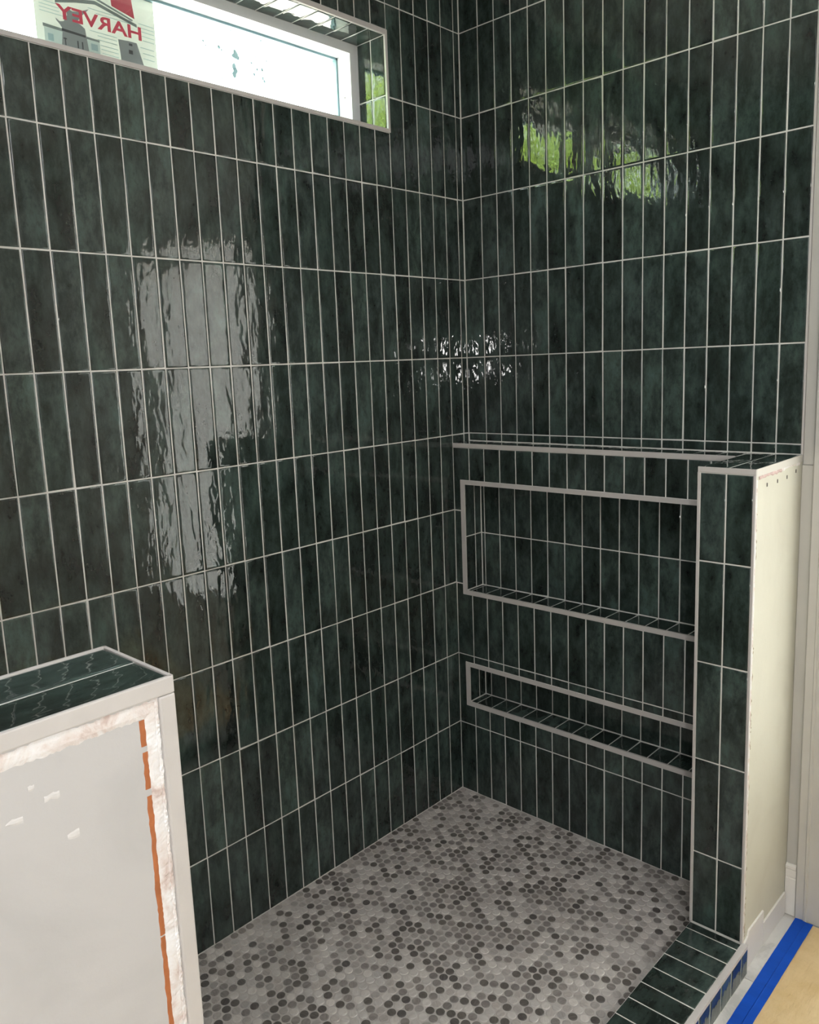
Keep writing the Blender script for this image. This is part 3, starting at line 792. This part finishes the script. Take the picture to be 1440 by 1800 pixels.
# ------------------------------------------------------------------ painter's tape and floor paper
def sheet_strip(name, section, y_a, y_b, mat, n=40, wob=0.0, seed=1, end=None):
    """A thin laid strip along y: section = [(x, z)] top profile, extruded with a slight wobble and 0.6 mm thickness."""
    rnd = random.Random(seed); bm = bmesh.new(); rows = []
    for k in range(n + 1):
        y = y_a + (y_b - y_a) * k / n; w = rnd.uniform(-wob, wob)
        r = []
        for q, (x, z) in enumerate(section):
            yy = y + (end(q / (len(section) - 1)) if (end and k == n) else 0)
            r.append(bm.verts.new(Vector((x + w, yy, z + rnd.uniform(0, wob))) * U))
        r += [bm.verts.new(v.co - Vector((0, 0, 0.0008))) for v in reversed(r)]
        rows.append(r)
    m = len(rows[0])
    for a, b in zip(rows, rows[1:]):
        for k in range(m):
            bm.faces.new((a[k], a[(k + 1) % m], b[(k + 1) % m], b[k]))
    bm.faces.new(rows[0]); bm.faces.new(rows[-1][::-1])
    return mesh_obj(name, bm, mat, None, smooth=False)
z = FZ + 0.0010
pp = sheet_strip('floor_paper', [(0.9240, z), (0.9400, z + 0.0006), (0.98, z + 0.0004), (1.03, z + 0.0012), (1.08, z + 0.0005), (1.2, z + 0.0008), (1.4, z + 0.0006), (1.7, z + 0.0010), (2.2, z + 0.0004)], -2.2, -0.0135, PAPER, n=60, wob=0.0004, seed=3)
tag(pp, 'tan crinkled protective paper spread over the bathroom floor', 'floor paper')
tp = sheet_strip('painters_tape', [(0.8932, z + 0.0004), (0.9050, z + 0.0007), (0.9140, z + 0.0012), (0.9160, z + 0.0026), (0.9180, z + 0.0021), (0.9305, z + 0.0021)], -1.70, -0.0120, TAPE, n=70, wob=0.0003, seed=8,
                 end=lambda t: 0.010 * (1 - t) ** 2 - 0.004 * math.sin(math.pi * t))
tag(tp, 'bright blue masking tape strip along the edge of the tan paper', 'tape')

# ------------------------------------------------------------------ outdoors: paving and trees seen only in reflections
gd = box('ground', (-30, -30, -1.05), (30, 30, -0.95), PAVE); tag(gd, 'pale paved ground outside the house', 'ground', kind='structure')
def tree(loc, trunk_h, r, n, mat, label, seed, flat=0.8):
    rnd = random.Random(seed)
    t = empty('tree', (loc[0], loc[1], -0.95)); tag(t, label, 'tree', 'trees outside the window')
    bm = bmesh.new(); seg = 10; rings = []
    H_ = trunk_h + 0.6 * r
    for k in range(6):
        s = k / 5; rad = 0.16 * (1 - 0.75 * s) * (1.4 if k == 0 else 1); cx = loc[0] + 0.1 * math.sin(3 * s + seed); cy_ = loc[1] + 0.08 * math.cos(2 * s + seed)
        rings.append([bm.verts.new(Vector((cx + rad * math.cos(6.283 * q / seg), cy_ + rad * math.sin(6.283 * q / seg), -0.95 + H_ * s)) * U) for q in range(seg)])
    for a, b in zip(rings, rings[1:]):
        for q in range(seg):
            bm.faces.new((a[q], a[(q + 1) % seg], b[(q + 1) % seg], b[q]))
    bm.faces.new(rings[-1])
    mesh_obj('trunk', bm, BARK, t, smooth=True)
    blobs = [(Vector((rnd.gauss(0, .42), rnd.gauss(0, .42), rnd.gauss(0, .35) * flat)) * r, r * rnd.uniform(.38, .6)) for _ in range(11)]
    vs, fs = [], []
    c0 = Vector((loc[0], loc[1], -0.95 + trunk_h + r * flat))
    for k in range(n):
        o, br = blobs[k % len(blobs)]
        d = Vector((rnd.gauss(0, 1), rnd.gauss(0, 1), rnd.gauss(0, 1))).normalized()
        p = c0 + o + d * br * rnd.uniform(.75, 1.0)
        s = rnd.uniform(.05, .10); a = Vector((rnd.gauss(0, 1), rnd.gauss(0, 1), rnd.gauss(0, 1) - .2)).normalized(); b = a.cross(d + Vector((.01, .02, .03))).normalized()
        i = len(vs); vs += [tuple((p - a * s) * U), tuple((p + b * s * .55) * U), tuple((p + a * s) * U), tuple((p - b * s * .55) * U)]; fs.append((i, i + 1, i + 2, i + 3))
    me = bpy.data.meshes.new('crown'); me.from_pydata([tuple(Vector(v) - Vector((loc[0], loc[1], 0)) * U) for v in vs], [], fs); me.materials.append(mat)
    o = link('crown', me, t, Matrix.Translation(Vector((loc[0], loc[1], 0)) * U)); o['kind'] = 'stuff'
tree((-4.2, -6.3, 0), 1.3, 2.0, 11000, LEAF, 'sunlit light green tree nearest outside the shower window', 5)
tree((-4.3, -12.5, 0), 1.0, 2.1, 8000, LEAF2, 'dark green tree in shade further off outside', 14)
tree((-10.0, -10.4, 0), 2.0, 3.2, 12000, LEAF, 'tall sunlit tree on the far side of the paved ground', 22)
